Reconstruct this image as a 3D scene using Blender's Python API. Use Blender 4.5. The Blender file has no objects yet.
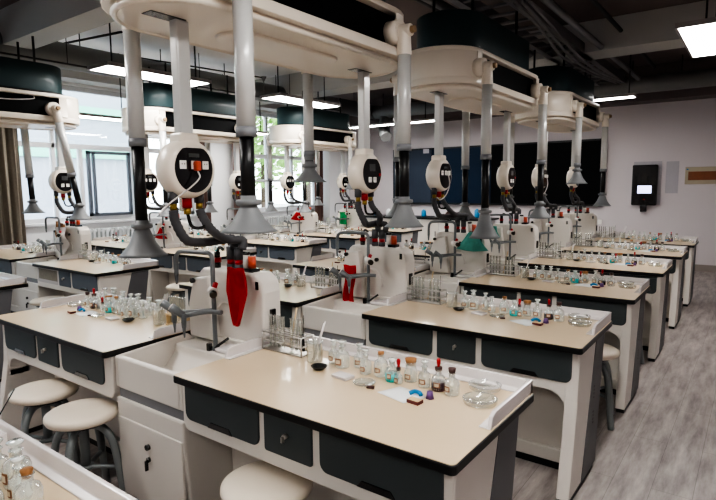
import bpy, bmesh, math, random
from mathutils import Vector, Matrix
random.seed(7)
C = bpy.context.scene.collection
PI = math.pi

# ------------------------------------------------------------------ materials
def new_mat(name):
    m = bpy.data.materials.new(name); m.use_nodes = True
    nt = m.node_tree; b = nt.nodes['Principled BSDF']
    return m, nt, b
def srgb(r, g, b):
    f = lambda c: (c/255/12.92) if c/255 <= .04045 else ((c/255+.055)/1.055)**2.4
    return (f(r), f(g), f(b), 1)
def mat(name, rgb, rough=.5, metal=0, var=.06, scale=8, emit=0, coat=0, bump=0):
    m, nt, b = new_mat(name)
    col = srgb(*rgb)
    tc = nt.nodes.new('ShaderNodeTexCoord'); n = nt.nodes.new('ShaderNodeTexNoise')
    n.inputs['Scale'].default_value = scale; n.inputs['Detail'].default_value = 3
    mp = nt.nodes.new('ShaderNodeMapRange'); mp.inputs['To Min'].default_value = 1-var; mp.inputs['To Max'].default_value = 1+var
    hs = nt.nodes.new('ShaderNodeHueSaturation'); hs.inputs['Color'].default_value = col
    nt.links.new(tc.outputs['Object'], n.inputs['Vector']); nt.links.new(n.outputs['Fac'], mp.inputs['Value'])
    nt.links.new(mp.outputs['Result'], hs.inputs['Value']); nt.links.new(hs.outputs['Color'], b.inputs['Base Color'])
    b.inputs['Roughness'].default_value = rough; b.inputs['Metallic'].default_value = metal
    b.inputs['Coat Weight'].default_value = coat
    if emit:
        nt.links.new(hs.outputs['Color'], b.inputs['Emission Color']); b.inputs['Emission Strength'].default_value = emit
    if bump:
        bp_ = nt.nodes.new('ShaderNodeBump'); bp_.inputs['Strength'].default_value = bump
        nt.links.new(n.outputs['Fac'], bp_.inputs['Height']); nt.links.new(bp_.outputs['Normal'], b.inputs['Normal'])
    return m
def glass(name, tint=(1, 1, 1), body=.10, rough=.05, bodycol=(235, 240, 235)):
    m = bpy.data.materials.new(name); m.use_nodes = True; nt = m.node_tree; nt.nodes.clear()
    o = nt.nodes.new('ShaderNodeOutputMaterial'); tr = nt.nodes.new('ShaderNodeBsdfTransparent'); tr.inputs[0].default_value = (*tint, 1)
    gl = nt.nodes.new('ShaderNodeBsdfGlossy'); gl.inputs['Roughness'].default_value = rough
    df = nt.nodes.new('ShaderNodeBsdfDiffuse'); df.inputs[0].default_value = srgb(*bodycol)
    lw = nt.nodes.new('ShaderNodeLayerWeight'); lw.inputs['Blend'].default_value = .35
    m1 = nt.nodes.new('ShaderNodeMixShader'); m2 = nt.nodes.new('ShaderNodeMixShader'); m1.inputs[0].default_value = body
    nt.links.new(tr.outputs[0], m1.inputs[1]); nt.links.new(df.outputs[0], m1.inputs[2])
    nt.links.new(lw.outputs['Facing'], m2.inputs[0]); nt.links.new(m1.outputs[0], m2.inputs[1]); nt.links.new(gl.outputs[0], m2.inputs[2])
    nt.links.new(m2.outputs[0], o.inputs[0]); return m
def floor_mat():
    m, nt, b = new_mat('vinyl_wood_floor')
    tc = nt.nodes.new('ShaderNodeTexCoord'); mp = nt.nodes.new('ShaderNodeMapping'); mp.inputs['Scale'].default_value = (7, 1.1, 1)
    n = nt.nodes.new('ShaderNodeTexNoise'); n.inputs['Scale'].default_value = 2.2; n.inputs['Detail'].default_value = 8; n.inputs['Roughness'].default_value = .65
    mp2 = nt.nodes.new('ShaderNodeMapping'); mp2.inputs['Rotation'].default_value = (0, 0, PI/2)
    br = nt.nodes.new('ShaderNodeTexBrick'); br.inputs['Scale'].default_value = 1; br.inputs['Brick Width'].default_value = 1.2; br.inputs['Row Height'].default_value = .18
    br.inputs['Mortar Size'].default_value = .0015; br.inputs['Color1'].default_value = (.95, .95, .95, 1); br.inputs['Color2'].default_value = (1.05, 1.05, 1.05, 1); br.inputs['Mortar'].default_value = (.6, .6, .6, 1)
    cr = nt.nodes.new('ShaderNodeValToRGB'); cr.color_ramp.elements[0].position = .3; cr.color_ramp.elements[0].color = srgb(112, 104, 101)
    cr.color_ramp.elements[1].position = .72; cr.color_ramp.elements[1].color = srgb(182, 173, 169)
    mx = nt.nodes.new('ShaderNodeMix'); mx.data_type = 'RGBA'; mx.blend_type = 'MULTIPLY'; mx.inputs[0].default_value = 1
    L = nt.links.new
    L(tc.outputs['Object'], mp.inputs['Vector']); L(mp.outputs['Vector'], n.inputs['Vector']); L(n.outputs['Fac'], cr.inputs['Fac'])
    L(tc.outputs['Object'], mp2.inputs['Vector']); L(mp2.outputs['Vector'], br.inputs['Vector'])
    L(cr.outputs['Color'], mx.inputs[6]); L(br.outputs['Color'], mx.inputs[7]); L(mx.outputs[2], b.inputs['Base Color'])
    b.inputs['Roughness'].default_value = .42
    return m
def cloth_mat(name, rgb):
    m = mat(name, rgb, .9, 0, .18, 40, bump=.3); return m

M = dict(
    white=mat('white_moulded_plastic', (214, 208, 200), .38, var=.03, coat=.1),
    cream=mat('cream_housing', (232, 222, 208), .35, var=.03, coat=.2),
    top=mat('beige_laminate', (199, 178, 148), .3, var=.05, scale=5, coat=.15),
    black=mat('black_phenolic_edge', (16, 16, 18), .4),
    charcoal=mat('charcoal_drawer_front', (60, 67, 69), .5, var=.08),
    bluegrey=mat('grey_drawer_front', (84, 92, 102), .42, var=.06),
    panel=mat('grey_end_panel', (98, 98, 101), .5, var=.06),
    band=mat('grey_band', (130, 130, 134), .5),
    lip=mat('white_acrylic_lip', (208, 202, 200), .25, var=.04, coat=.4),
    alu=mat('white_painted_tube', (200, 200, 198), .3, .1, var=.03, coat=.3),
    collar=mat('grey_collar', (120, 122, 126), .5),
    bell=mat('grey_hood_plastic', (118, 120, 122), .5, var=.05),
    hose=mat('grey_corrugated_hose', (70, 70, 73), .6, var=.1, scale=60, bump=.3),
    pipe=mat('grey_coated_pipe', (108, 112, 114), .35, .1),
    steel=mat('stainless_wire', (178, 174, 168), .3, .8),
    legm=mat('grey_metal_leg', (128, 133, 134), .4, .3),
    seat=mat('off_white_seat', (208, 196, 180), .4, var=.03),
    brass=mat('brass_knob', (150, 124, 92), .5, .3),
    brassv=mat('brass_valve', (150, 125, 60), .35, .7),
    red=cloth_mat('red_cloth', (170, 12, 20)),
    redp=mat('red_plastic', (165, 14, 22), .35),
    orange=mat('orange_plastic', (196, 84, 58), .4),
    teal=cloth_mat('teal_cloth', (86, 160, 148)),
    green=cloth_mat('green_cloth', (30, 140, 80)),
    browng=cloth_mat('tan_glove', (150, 110, 76)),
    screen=mat('black_control_face', (14, 14, 17), .2, coat=.5),
    socket=mat('socket_white', (226, 222, 216), .4, emit=.05),
    lcd=mat('lcd_grey', (70, 72, 72), .3),
    hoodt=mat('dark_teal_cowl', (36, 60, 64), .5, var=.15, scale=3, coat=.1),
    paper=mat('white_paper', (214, 216, 216), .8, var=.02),
    notice=mat('grey_notice_paper', (176, 172, 178), .8, var=.05, scale=30),
    cork=mat('cork', (140, 96, 56), .8, var=.2, scale=60),
    stop=mat('dark_brown_stopper', (60, 30, 26), .5),
    labm=mat('brown_edged_label', (128, 84, 56), .7, var=.1),
    labi=mat('label_paper', (206, 190, 165), .8),
    tealq=mat('teal_liquid', (40, 165, 165), .2, coat=.5),
    purple=mat('dark_purple_liquid', (48, 14, 28), .2, coat=.5),
    purplep=mat('purple_plastic', (96, 66, 118), .5),
    bluep=mat('blue_plastic', (22, 118, 165), .4),
    maroon=mat('maroon_matchbox', (96, 44, 44), .6),
    blackp=mat('black_plastic', (18, 18, 20), .25, coat=.5),
    wood=mat('wooden_rack', (196, 172, 132), .6, var=.1, scale=30),
    woodb=mat('brown_plaque_wood', (132, 74, 40), .5, var=.25, scale=14),
    gold=mat('pale_gold_frame', (176, 164, 142), .4),
    wall=mat('painted_wall', (206, 198, 200), .8, var=.02, scale=2),
    wallw=mat('window_wall_paint', (240, 241, 243), .8, var=.02, scale=2),
    ceil=mat('ceiling_paint', (108, 99, 99), .9, var=.06, scale=2),
    ceill=mat('ceiling_paint_window_lit', (242, 242, 242), .9, var=.03, scale=2),  # paler copy of the ceiling colour, carrying the light from the windows
    beam=mat('grey_beam_paint', (185, 185, 183), .9, var=.04, scale=2),
    duct=mat('grey_duct', (125, 126, 126), .55, .1, var=.06, scale=3),
    tray=mat('grey_cable_tray', (118, 118, 120), .5, .2, var=.08),
    darkp=mat('dark_ceiling_pipe', (34, 34, 36), .5),
    lamp=mat('lamp_diffuser', (255, 252, 248), .5, var=0, emit=16.0),
    lampf=mat('lamp_frame', (170, 165, 165), .4, .4),
    navy=mat('navy_board', (26, 42, 62), .6, var=.04, scale=1.5),
    slate=mat('slate_board', (60, 68, 82), .6, var=.04),
    dark=mat('black_board', (7, 9, 12), .6, var=.05),
    skirt=mat('grey_skirting', (150, 140, 134), .6),
    frame=mat('window_frame_white', (216, 218, 222), .4),
    sash=mat('dark_window_sash', (92, 98, 108), .4),
    curtain=cloth_mat('beige_grey_curtain', (136, 128, 117)),
    curtainb=cloth_mat('brown_curtain', (104, 80, 74)),
    radi=mat('radiator_enamel', (206, 210, 212), .4),
    ext=mat('outside_white_wall', (150, 155, 166), .8, emit=.12),  # outside wall, glass and leaves glow faintly, standing in for daylight
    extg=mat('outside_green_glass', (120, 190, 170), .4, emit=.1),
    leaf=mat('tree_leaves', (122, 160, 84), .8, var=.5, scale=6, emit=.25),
    ground=mat('outside_paving', (170, 170, 168), .9),
    bark=mat('bark', (80, 66, 52), .9),
    led=mat('screen_glow', (205, 210, 255), .4, emit=1.2),
    wallw2=mat('teacher_bench_white', (216, 214, 212), .5),
    floor=floor_mat(),
    glass=glass('clear_bottle_glass', (.95, .97, .96), .28),
    stopg=glass('ground_glass_stopper', (.95, .96, .95), .55),
    thin=glass('thin_labware_glass', (.96, .97, .96), .12),
    pane=glass('window_pane_glass', (.97, .99, .99), .01, .02),
)
for k_ in ('navy', 'dark', 'slate'): M[k_].node_tree.nodes['Principled BSDF'].inputs['Specular IOR Level'].default_value = .12
# ------------------------------------------------------------------ mesh builder
class MB:
    def __init__(s): s.bm = bmesh.new(); s.mi = 0; s.mats = []
    def use(s, m):
        if m not in s.mats: s.mats.append(m)
        s.mi = s.mats.index(m); return s
    def _face(s, vs, smooth=False):
        try: f = s.bm.faces.new(vs)
        except ValueError: return
        f.material_index = s.mi; f.smooth = smooth
    def box(s, x0, x1, y0, y1, z0, z1, T=None):
        P = [Vector((x, y, z)) for z in (z0, z1) for y in (y0, y1) for x in (x0, x1)]
        if T: P = [T @ p for p in P]
        v = [s.bm.verts.new(p) for p in P]
        for f in ((0, 2, 3, 1), (4, 5, 7, 6), (0, 1, 5, 4), (2, 6, 7, 3), (0, 4, 6, 2), (1, 3, 7, 5)): s._face([v[i] for i in f])
        return s
    def prism(s, poly, axis, a, b, T=None, capmat=None, smooth=False, taper=None):
        """poly in the two other axes, extruded along axis from a to b"""
        def P(u, w, t):
            p = {'x': (t, u, w), 'y': (u, t, w), 'z': (u, w, t)}[axis]
            p = Vector(p); return T @ p if T else p
        n = len(poly)
        if taper:
            cx = sum(p[0] for p in poly)/n; cy = sum(p[1] for p in poly)/n
            pb = [(cx+(p[0]-cx)*taper, cy+(p[1]-cy)*taper) for p in poly]
        else: pb = poly
        A = [s.bm.verts.new(P(u, w, a)) for u, w in poly]; B = [s.bm.verts.new(P(u, w, b)) for u, w in pb]
        for i in range(n): s._face([A[i], A[(i+1) % n], B[(i+1) % n], B[i]], smooth)
        k = s.mi
        if capmat: s.use(capmat)
        s._face(B)
        s.mi = k
        s._face(A[::-1]); return s
    def frustum(s, p0, p1, r0, r1=None, n=14, caps=True, up=None, sq=False):
        p0 = Vector(p0); p1 = Vector(p1); r1 = r0 if r1 is None else r1
        d = (p1-p0).normalized(); a = Vector((0, 0, 1)) if abs(d.z) < .9 else Vector((1, 0, 0))
        u = d.cross(a).normalized(); w = d.cross(u)
        ring = lambda c, r: [s.bm.verts.new(c + u*r*math.cos(2*PI*i/n) + w*r*math.sin(2*PI*i/n)) for i in range(n)]
        A = ring(p0, r0); B = ring(p1, r1)
        for i in range(n): s._face([A[i], A[(i+1) % n], B[(i+1) % n], B[i]], True)
        if caps: s._face(A[::-1]); s._face(B)
        return s
    def lathe(s, prof, c=(0, 0, 0), n=18, T=None):
        c = Vector(c); rings = []
        for r, z in prof:
            if r < 1e-5:
                p = c+Vector((0, 0, z)); rings.append([s.bm.verts.new(T @ p if T else p)])
            else:
                ps = [c+Vector((r*math.cos(2*PI*i/n), r*math.sin(2*PI*i/n), z)) for i in range(n)]
                rings.append([s.bm.verts.new(T @ p if T else p) for p in ps])
        for A, B in zip(rings, rings[1:]):
            for i in range(n):
                j = (i+1) % n
                if len(A) == 1 and len(B) == 1: continue
                if len(A) == 1: s._face([A[0], B[j], B[i]], True)
                elif len(B) == 1: s._face([A[i], A[j], B[0]], True)
                else: s._face([A[i], A[j], B[j], B[i]], True)
        return s
    def tube(s, pts, r, n=10, sub=6, rib=0):
        pts = [Vector(p) for p in pts]
        if sub > 1 and len(pts) > 2:
            out = []; P = [pts[0]*2-pts[1]]+pts+[pts[-1]*2-pts[-2]]
            for i in range(1, len(P)-2):
                for k in range(sub):
                    t = k/sub; a, b, c, d = P[i-1], P[i], P[i+1], P[i+2]
                    out.append(.5*((2*b)+(-a+c)*t+(2*a-5*b+4*c-d)*t*t+(-a+3*b-3*c+d)*t**3))
            out.append(pts[-1]); pts = out
        prev = None; u = None
        for i, p in enumerate(pts):
            d = (pts[min(i+1, len(pts)-1)]-pts[max(i-1, 0)]).normalized()
            if u is None:
                a = Vector((0, 0, 1)) if abs(d.z) < .9 else Vector((1, 0, 0)); u = d.cross(a).normalized()
            else: u = (u-d*u.dot(d)).normalized()
            w = d.cross(u); rr = r*(1+rib*(i % 2))
            R = [s.bm.verts.new(p+u*rr*math.cos(2*PI*k/n)+w*rr*math.sin(2*PI*k/n)) for k in range(n)]
            if prev:
                for k in range(n): s._face([prev[k], prev[(k+1) % n], R[(k+1) % n], R[k]], True)
            else: s._face(R[::-1])
            prev = R
        s._face(prev); return s
    def grid(s, fn, nu, nv, smooth=True):
        V = [[s.bm.verts.new(fn(i/nu, j/nv)) for j in range(nv+1)] for i in range(nu+1)]
        for i in range(nu):
            for j in range(nv): s._face([V[i][j], V[i+1][j], V[i+1][j+1], V[i][j+1]], smooth)
        return s
    def build(s, name, parent=None, m=None, bevel=0, seg=2, loc=None):
        if m is not None and not s.mats: s.mats = [m]
        me = bpy.data.meshes.new(name); bmesh.ops.recalc_face_normals(s.bm, faces=s.bm.faces)
        s.bm.to_mesh(me); s.bm.free()
        for k in s.mats: me.materials.append(k)
        o = bpy.data.objects.new(name, me); C.objects.link(o)
        if parent: o.parent = parent
        if loc: o.location = loc
        if bevel:
            b = o.modifiers.new('bevel', 'BEVEL'); b.width = bevel; b.segments = seg; b.limit_method = 'ANGLE'; b.angle_limit = math.radians(40)
            b.harden_normals = False
        return o
def mb(m): return MB().use(m)
def thing(name, label, cat, loc=(0, 0, 0), rz=0, group=None):
    o = bpy.data.objects.new(name, None); C.objects.link(o); o.location = loc; o.rotation_euler = (0, 0, rz)
    o.empty_display_size = .05
    o['label'] = label; o['category'] = cat
    if group: o['group'] = group
    return o
def tag(o, label, cat, group=None):
    o['label'] = label; o['category'] = cat
    if group: o['group'] = group
    return o
def struct(o): o['kind'] = 'structure'; return o
def dup(root, loc=None, rz=None, label=None, group=None, sc=None):
    r = root.copy(); C.objects.link(r)
    if loc is not None: r.location = loc
    if rz is not None: r.rotation_euler = (0, 0, rz)
    if sc: r.scale = (sc, sc, sc)
    if label: r['label'] = label
    if group: r['group'] = group
    for ch in list(root.children):
        c = ch.copy(); C.objects.link(c); c.parent = r
        for g in ch.children:
            d = g.copy(); C.objects.link(d); d.parent = c
    return r
def rrect(x0, x1, y0, y1, r, n=5, corners=(1, 1, 1, 1)):
    pts = []
    for k, (cx, cy, a) in enumerate(((x1-r, y1-r, 0), (x0+r, y1-r, 90), (x0+r, y0+r, 180), (x1-r, y0+r, 270))):
        if corners[k]:
            for i in range(n+1):
                t = math.radians(a+90*i/n); pts.append((cx+r*math.cos(t), cy+r*math.sin(t)))
        else: pts.append(((x1, y1), (x0, y1), (x0, y0), (x1, y0))[k])
    return pts
def stadium(hw, hl, n=14):
    pts = []
    for i in range(n+1):
        t = PI*i/n; pts.append((hw*math.cos(t), hl-hw+hw*math.sin(t)))
    for i in range(n+1):
        t = PI+PI*i/n; pts.append((hw*math.cos(t), -hl+hw+hw*math.sin(t)))
    return pts

# ------------------------------------------------------------------ dimensions
H = .78
Y0, PITCH = 1.296, 1.334
TX0, TW, TD = -1.926, 1.293, .67
SX0 = -2.462
C2 = -4.22   # column 2 shift
XW, XR, YB, YF, ZC = -8.95, 1.7, -2.6, 11.3, 3.6
ORD = ['nearest', 'first', 'second', 'third', 'fourth', 'fifth', 'sixth']

# ------------------------------------------------------------------ room shell
def room():
    struct(mb(M['floor']).box(XW-.2, XR+.2, YB-.2, YF+.2, -.1, 0).build('floor'))
    # ceiling: window light painted in as a paler bay
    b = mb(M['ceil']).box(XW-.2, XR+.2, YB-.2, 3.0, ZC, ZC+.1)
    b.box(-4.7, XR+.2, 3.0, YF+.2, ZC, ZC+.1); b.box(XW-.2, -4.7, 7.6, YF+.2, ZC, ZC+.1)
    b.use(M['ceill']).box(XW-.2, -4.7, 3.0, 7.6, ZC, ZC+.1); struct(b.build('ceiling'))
    i = 1
    for y0, y1 in ((-1.6, -1.2), (2.82, 3.14), (7.5, 8.0)):
        struct(mb(M['beam']).box(XW, XR, y0, y1, 3.22, ZC).build('trim_%d' % i)); i += 1
    struct(mb(M['ceil']).box(XW, XR, 10.85, YF, 3.0, ZC).build('trim_%d' % i)); i += 1
    struct(mb(M['beam']).box(XW, XW+.35, YB, YF, 3.24, ZC).build('trim_%d' % i)); i += 1
    # walls
    struct(mb(M['wall']).box(XW-.2, XR+.2, YF, YF+.2, 0, ZC).build('wall_back'))
    struct(mb(M['wall']).box(XR, XR+.2, YB, YF, 0, ZC).build('wall_right'))
    struct(mb(M['wall']).box(XW-.2, XR+.2, YB-.2, YB, 0, ZC).build('wall_front'))
    W = mb(M['wallw'])
    wins = [(-1.9, 2.9), (3.3, 6.75), (8.05, 10.45)]  # first opening is out of view, added to let in more daylight
    W.box(XW-.2, XW, YB, YF, 0, 1.03); W.box(XW-.2, XW, YB, YF, 3.2, ZC)
    ys = [YB]+[v for w in wins for v in w]+[YF]
    for a, c in zip(ys[::2], ys[1::2]): W.box(XW-.2, XW, a, c, 1.03, 3.2)
    struct(W.build('wall_left'))
    mull = [[-.7, .5, 1.7], [4.15, 4.58, 5.5, 6.15], [8.8, 9.6]]
    for k, (a, c) in enumerate(wins):
        w = struct(bpy.data.objects.new('window_%d' % (k+1), None)); C.objects.link(w)
        f = mb(M['frame']); X0, X1 = XW-.13, XW-.05
        f.box(X0, X1, a, c, 1.03, 1.1); f.box(X0, X1, a, c, 3.12, 3.2); f.box(X0, X1, a, a+.07, 1.03, 3.2); f.box(X0, X1, c-.07, c, 1.03, 3.2)
        f.box(X0, X1, a, c, 2.2, 2.28)
        for m_ in mull[k]: f.box(X0, X1, m_-.03, m_+.03, 1.1, 3.12 if m_ != 4.58 else 2.2)
        if k == 2: f.box(X0, X1, a, c, 1.68, 1.73)
        f.build('window_frame', w, bevel=.005)
        mb(M['frame']).box(XW-.16, XW+.06, a-.05, c+.05, .985, 1.028).build('window_sill', w, bevel=.006)
        mb(M['pane']).box(XW-.095, XW-.09, a+.07, c-.07, 1.1, 3.12).build('window_pane', w)
        if k == 1:
            for (p, q) in ((4.66, 5.42),):
                s = mb(M['sash'])
                for (ya, yb, za, zb) in ((p, p+.05, 1.1, 2.18), (q-.05, q, 1.1, 2.18), (p, q, 1.1, 1.15), (p, q, 2.13, 2.18), (p+.09, p+.13, 1.12, 2.16)):
                    s.box(XW-.05, XW, ya, yb, za, zb)
                s.build('window_sash', w)
    # skirting
    struct(mb(M['skirt']).box(XW, XR, YF-.025, YF, 0, .12).build('baseboard_back'))
    struct(mb(M['skirt']).box(XR-.025, XR, YB, YF, 0, .12).build('baseboard_right'))
    struct(mb(M['skirt']).box(XW, XW+.025, YB, YF, 0, .12).build('baseboard_left'))
room()

# ------------------------------------------------------------------ outside
def outside():
    struct(mb(M['ground']).box(-60, XW-.2, -30, 50, -.6, -.5).build('ground'))
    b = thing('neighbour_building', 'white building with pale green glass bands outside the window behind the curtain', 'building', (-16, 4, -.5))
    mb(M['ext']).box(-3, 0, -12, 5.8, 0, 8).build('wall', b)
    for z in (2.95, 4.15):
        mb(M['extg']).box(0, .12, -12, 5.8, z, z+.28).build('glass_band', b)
    rng = random.Random(3)
    for k, (x, y, h, r) in enumerate(((-13.5, 13.0, 4.6, 1.5), (-15.5, 17.5, 5.2, 1.9), (-13.0, 9.4, 5, 1.1), (-14.5, 22, 5, 2.0))):
        t = thing('tree', ('bushy light green tree beyond the middle window', 'tall light green tree farther behind the far window',
                           'pale green tree beside the white building outside', 'green tree farthest along outside the far window')[k], 'tree', (x, y, -.5))
        mb(M['bark']).frustum((0, 0, 0), (0, 0, h-.5), .14, .07).build('trunk', t)
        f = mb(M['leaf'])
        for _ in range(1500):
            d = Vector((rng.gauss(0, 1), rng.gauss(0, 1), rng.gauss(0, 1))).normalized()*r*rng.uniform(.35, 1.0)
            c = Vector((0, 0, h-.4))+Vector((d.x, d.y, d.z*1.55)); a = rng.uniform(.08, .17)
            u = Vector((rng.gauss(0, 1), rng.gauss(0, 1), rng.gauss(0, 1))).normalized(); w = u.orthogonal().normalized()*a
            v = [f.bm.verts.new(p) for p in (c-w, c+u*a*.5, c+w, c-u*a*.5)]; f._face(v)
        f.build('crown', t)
outside()

# ------------------------------------------------------------------ benches
def make_bench(drawer_mat, side, open_left=False):
    # side = 0: the sink stands at x = 0, so the only leg is at x = TW; side = 1: mirrored
    mx = (lambda x: x) if side == 0 else (lambda x: TW-x)
    r = thing('lab_bench', 'x', 'bench')
    # worktop: beige laminate with a black edge
    mb(M['black']).prism(rrect(0, TW, 0, TD, .018), 'z', H-.032, H-.0015).build('edge_band', r, bevel=.004)
    mb(M['top']).prism(rrect(.004, TW-.004, .004, TD-.004, .016), 'z', H-.0015, H+.0005).build('worktop', r)
    # front rail with the drawer openings and a curved lower outline
    zt = H-.033
    f = mb(M['white'])
    x0, x1 = .02, TW-.02
    low = .532; lw = .062
    arc = [(x1-lw-.09*(1-math.sin(PI/2*q/6)), low-.09+.09*math.cos(PI/2*q/6)) for q in range(7)]
    poly = [(x0-.012, zt), (x0-.012, low+.03), (x0+.0, low+.008), (x0+.02, low)]+arc[::1]+[(x1-lw, low-.13), (x1-.004, low-.13), (x1-.004, zt)]
    poly = poly[:4]+sorted(arc, key=lambda p: p[0])+poly[-3:]
    f.prism([(mx(p[0]), p[1]) for p in poly], 'y', .042, .16)
    f.build('front_rail', r, bevel=.006)
    zs = (.587, .741)
    hx = ((.035, .475, 0), (.505, .738, 1), (.772, 1.24, 2)) if side == 0 else ((.075, .482, 0), (.512, .752, 1), (.79, 1.215, 2))
    for a, b, k in hx:
        if open_left and k == 0:
            n = mb(M['lip']).box(a, b, .039, .043, zs[0], zs[1]); n.build('open_niche', r)
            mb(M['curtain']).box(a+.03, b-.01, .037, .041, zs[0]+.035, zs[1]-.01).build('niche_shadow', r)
            continue
        rad = .035 if k != 1 else .012
        cs = (0, 1, 1, 0) if k == 0 else (0, 0, 1, 1)
        cs = (0, 0, 1, 1)
        d = mb(drawer_mat).prism(rrect(a, b, zs[0], zs[1], rad, 5, cs), 'y', .034, .05).build('drawer', r, bevel=.004)
        if k == 1:
            mb(M['steel']).frustum((.62, .035, .672), (.62, .018, .672), .009).box(.616, .624, .008, .02, .655, .675).build('lock', d)
        else:
            c = (a+b)/2
            mb(M['blackp']).prism([(c-.075, zs[0]+.002), (c+.075, zs[0]+.002), (c+.055, zs[0]+.026), (c-.055, zs[0]+.026)], 'y', .030, .036).build('handle', d, bevel=.002)
    # legs: white profile flaring forwards, grey inset on the outside
    s = 1-side
    if True:
        xa, xb = (.02, .02+lw) if s == 0 else (TW-.02-lw, TW-.02)
        prof = [(.05, zt), (.555, zt), (.44, .03), (-.06, .03), (.0, .3), (.035, .5)]
        leg = mb(M['white']).prism(prof, 'x', xa, xb).build('leg', r, bevel=.006)
        ox = (xa-.003, xa+.001) if s == 0 else (xb-.001, xb+.003)
        mb(M['panel']).prism([(.37, zt-.004), (.55, zt-.004), (.437, .034), (.16, .034)], 'x', *ox).build('end_panel', leg)
        mb(M['black']).box(xa+.006, xb-.006, -.04, .43, 0, .032).build('foot', leg)
        for zz in (.28, .42):
            for j in range(4):
                e = ox[1] if s else ox[0]
                mb(M['black']).box(e-.001, e+.001, .35, .362, zz+j*.02, zz+.01+j*.02).build('vent', leg)
    xa, xb = sorted((mx(.0), mx(TW-.02-lw)))
    mb(M['white']).box(xa, xb, .30, .335, .045, zt).box(xa, xb, .27, .30, .045, .12).build('modesty_panel', r, bevel=.006)
    mb(M['black']).box(xa, xb, .285, .33, 0, .045).build('plinth', r)
    mb(M['charcoal']).box(xa+.005, xb-.005, .16, .298, .57, zt).build('drawer_case', r)
    # raised acrylic lip at the back and on both ends
    l = mb(M['lip'])
    l.prism([(TD-.05, H), (TD-.008, H), (TD-.008, H+.05), (TD-.022, H+.05), (TD-.03, H+.014), (TD-.05, H+.006)], 'x', .008, TW-.008)
    for s in (0, 1):
        xa, xb = (.008, .022) if s == 0 else (TW-.022, TW-.008)
        l.prism([(.27, H), (TD-.01, H), (TD-.01, H+.05), (.31, H+.05), (.285, H+.04), (.275, H+.012)], 'x', xa, xb)
        xa, xb = (.008, .05) if s == 0 else (TW-.05, TW-.008)
        l.box(xa, xb, .27, TD-.03, H, H+.006)
    l.build('splash_lip', r, bevel=.003)
    return r
bench_dark = make_bench(M['charcoal'], 0); bench_dark_left = make_bench(M['charcoal'], 1)
bench_blue = make_bench(M['bluegrey'], 0); bench_blue_left = make_bench(M['bluegrey'], 1)
bench_open = make_bench(M['bluegrey'], 0, True)
OFF2 = -.1
benches = []   # (x, y, side, phrase, row)
R6 = range(1, 7)
def bench(proto, x, y, label, group, first=[]):
    if proto.name in first: o = dup(proto, (x, y, 0), 0, label, group)
    else:
        first.append(proto.name); o = proto; o.location = (x, y, 0); o['label'] = label; o['group'] = group
    return o
for k in range(0, 7):
    y = Y0+(k-1)*PITCH+(.03 if k == 0 else 0)
    ph = 'cropped bench at the bottom left corner' if k == 0 else '%s bench of the aisle row' % ORD[k]
    lab = ['beige bench top cut off in the bottom left corner of the photo',
           'big front bench with charcoal drawers, nearest full bench to the camera',
           'charcoal drawer bench directly behind the big front bench beside the aisle',
           'third aisle-side bench from the camera with curved white leg and beige top',
           'fourth aisle-side bench from the camera, beige top with black edge',
           'fifth aisle-side bench from the camera, second from the back wall',
           'farthest aisle-side bench, beige top nearest the back wall'][k]
    bench(bench_dark, TX0, y, lab, 'aisle-side benches right of the central sinks'); benches.append(('A', TX0, y, k, ph))
for k in R6:
    y = Y0+(k-1)*PITCH
    bench(bench_dark_left if k <= 2 else bench_blue_left, SX0-TW, y, ['', 'bench with charcoal drawers left of the front sink, two stools before it',
          'bench left of the sink with the hanging red cloth strip, second row', 'beige bench left of the third central sink, cut by the red cloth pedestal',
          'beige bench left of the fourth central sink', 'beige bench left of the fifth central sink', 'beige bench left of the farthest central sink'][k],
          'benches left of the central sinks'); benches.append(('B', SX0-TW, y, k, 'bench left of the %s central sink' % ORD[k]))
for k in R6:
    y = Y0+(k-1)*PITCH+OFF2+(.1 if k == 1 else 0)
    bench(bench_open if k == 2 else bench_blue, TX0+C2, y, ['', 'dark ended bench cut off by the left edge of the photo',
          'white bench with grey drawers and one open niche, in front of the curtained window', 'grey drawer bench behind the niche bench in the window row',
          'grey drawer bench in the window row, fourth from the camera', 'grey drawer bench in the window row, fifth from the camera', 'farthest grey drawer bench in the window row'][k],
          'window-row benches right of their sinks'); benches.append(('C', TX0+C2, y, k, '%s bench of the window row' % ORD[k]))
for k in range(2, 7):
    y = Y0+(k-1)*PITCH+OFF2
    bench(bench_blue_left, SX0-TW+C2, y, ['', '', 'bench by the curtain, left of the white pedestal in the window row', 'bench under the radiator window, left of the third window-row sink',
          'bench along the windows, left of the fourth window-row sink', 'bench along the windows, left of the fifth window-row sink', 'farthest bench along the window wall'][k],
          'benches along the window wall'); benches.append(('D', SX0-TW+C2, y, k, '%s bench along the windows' % ORD[k]))

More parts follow.
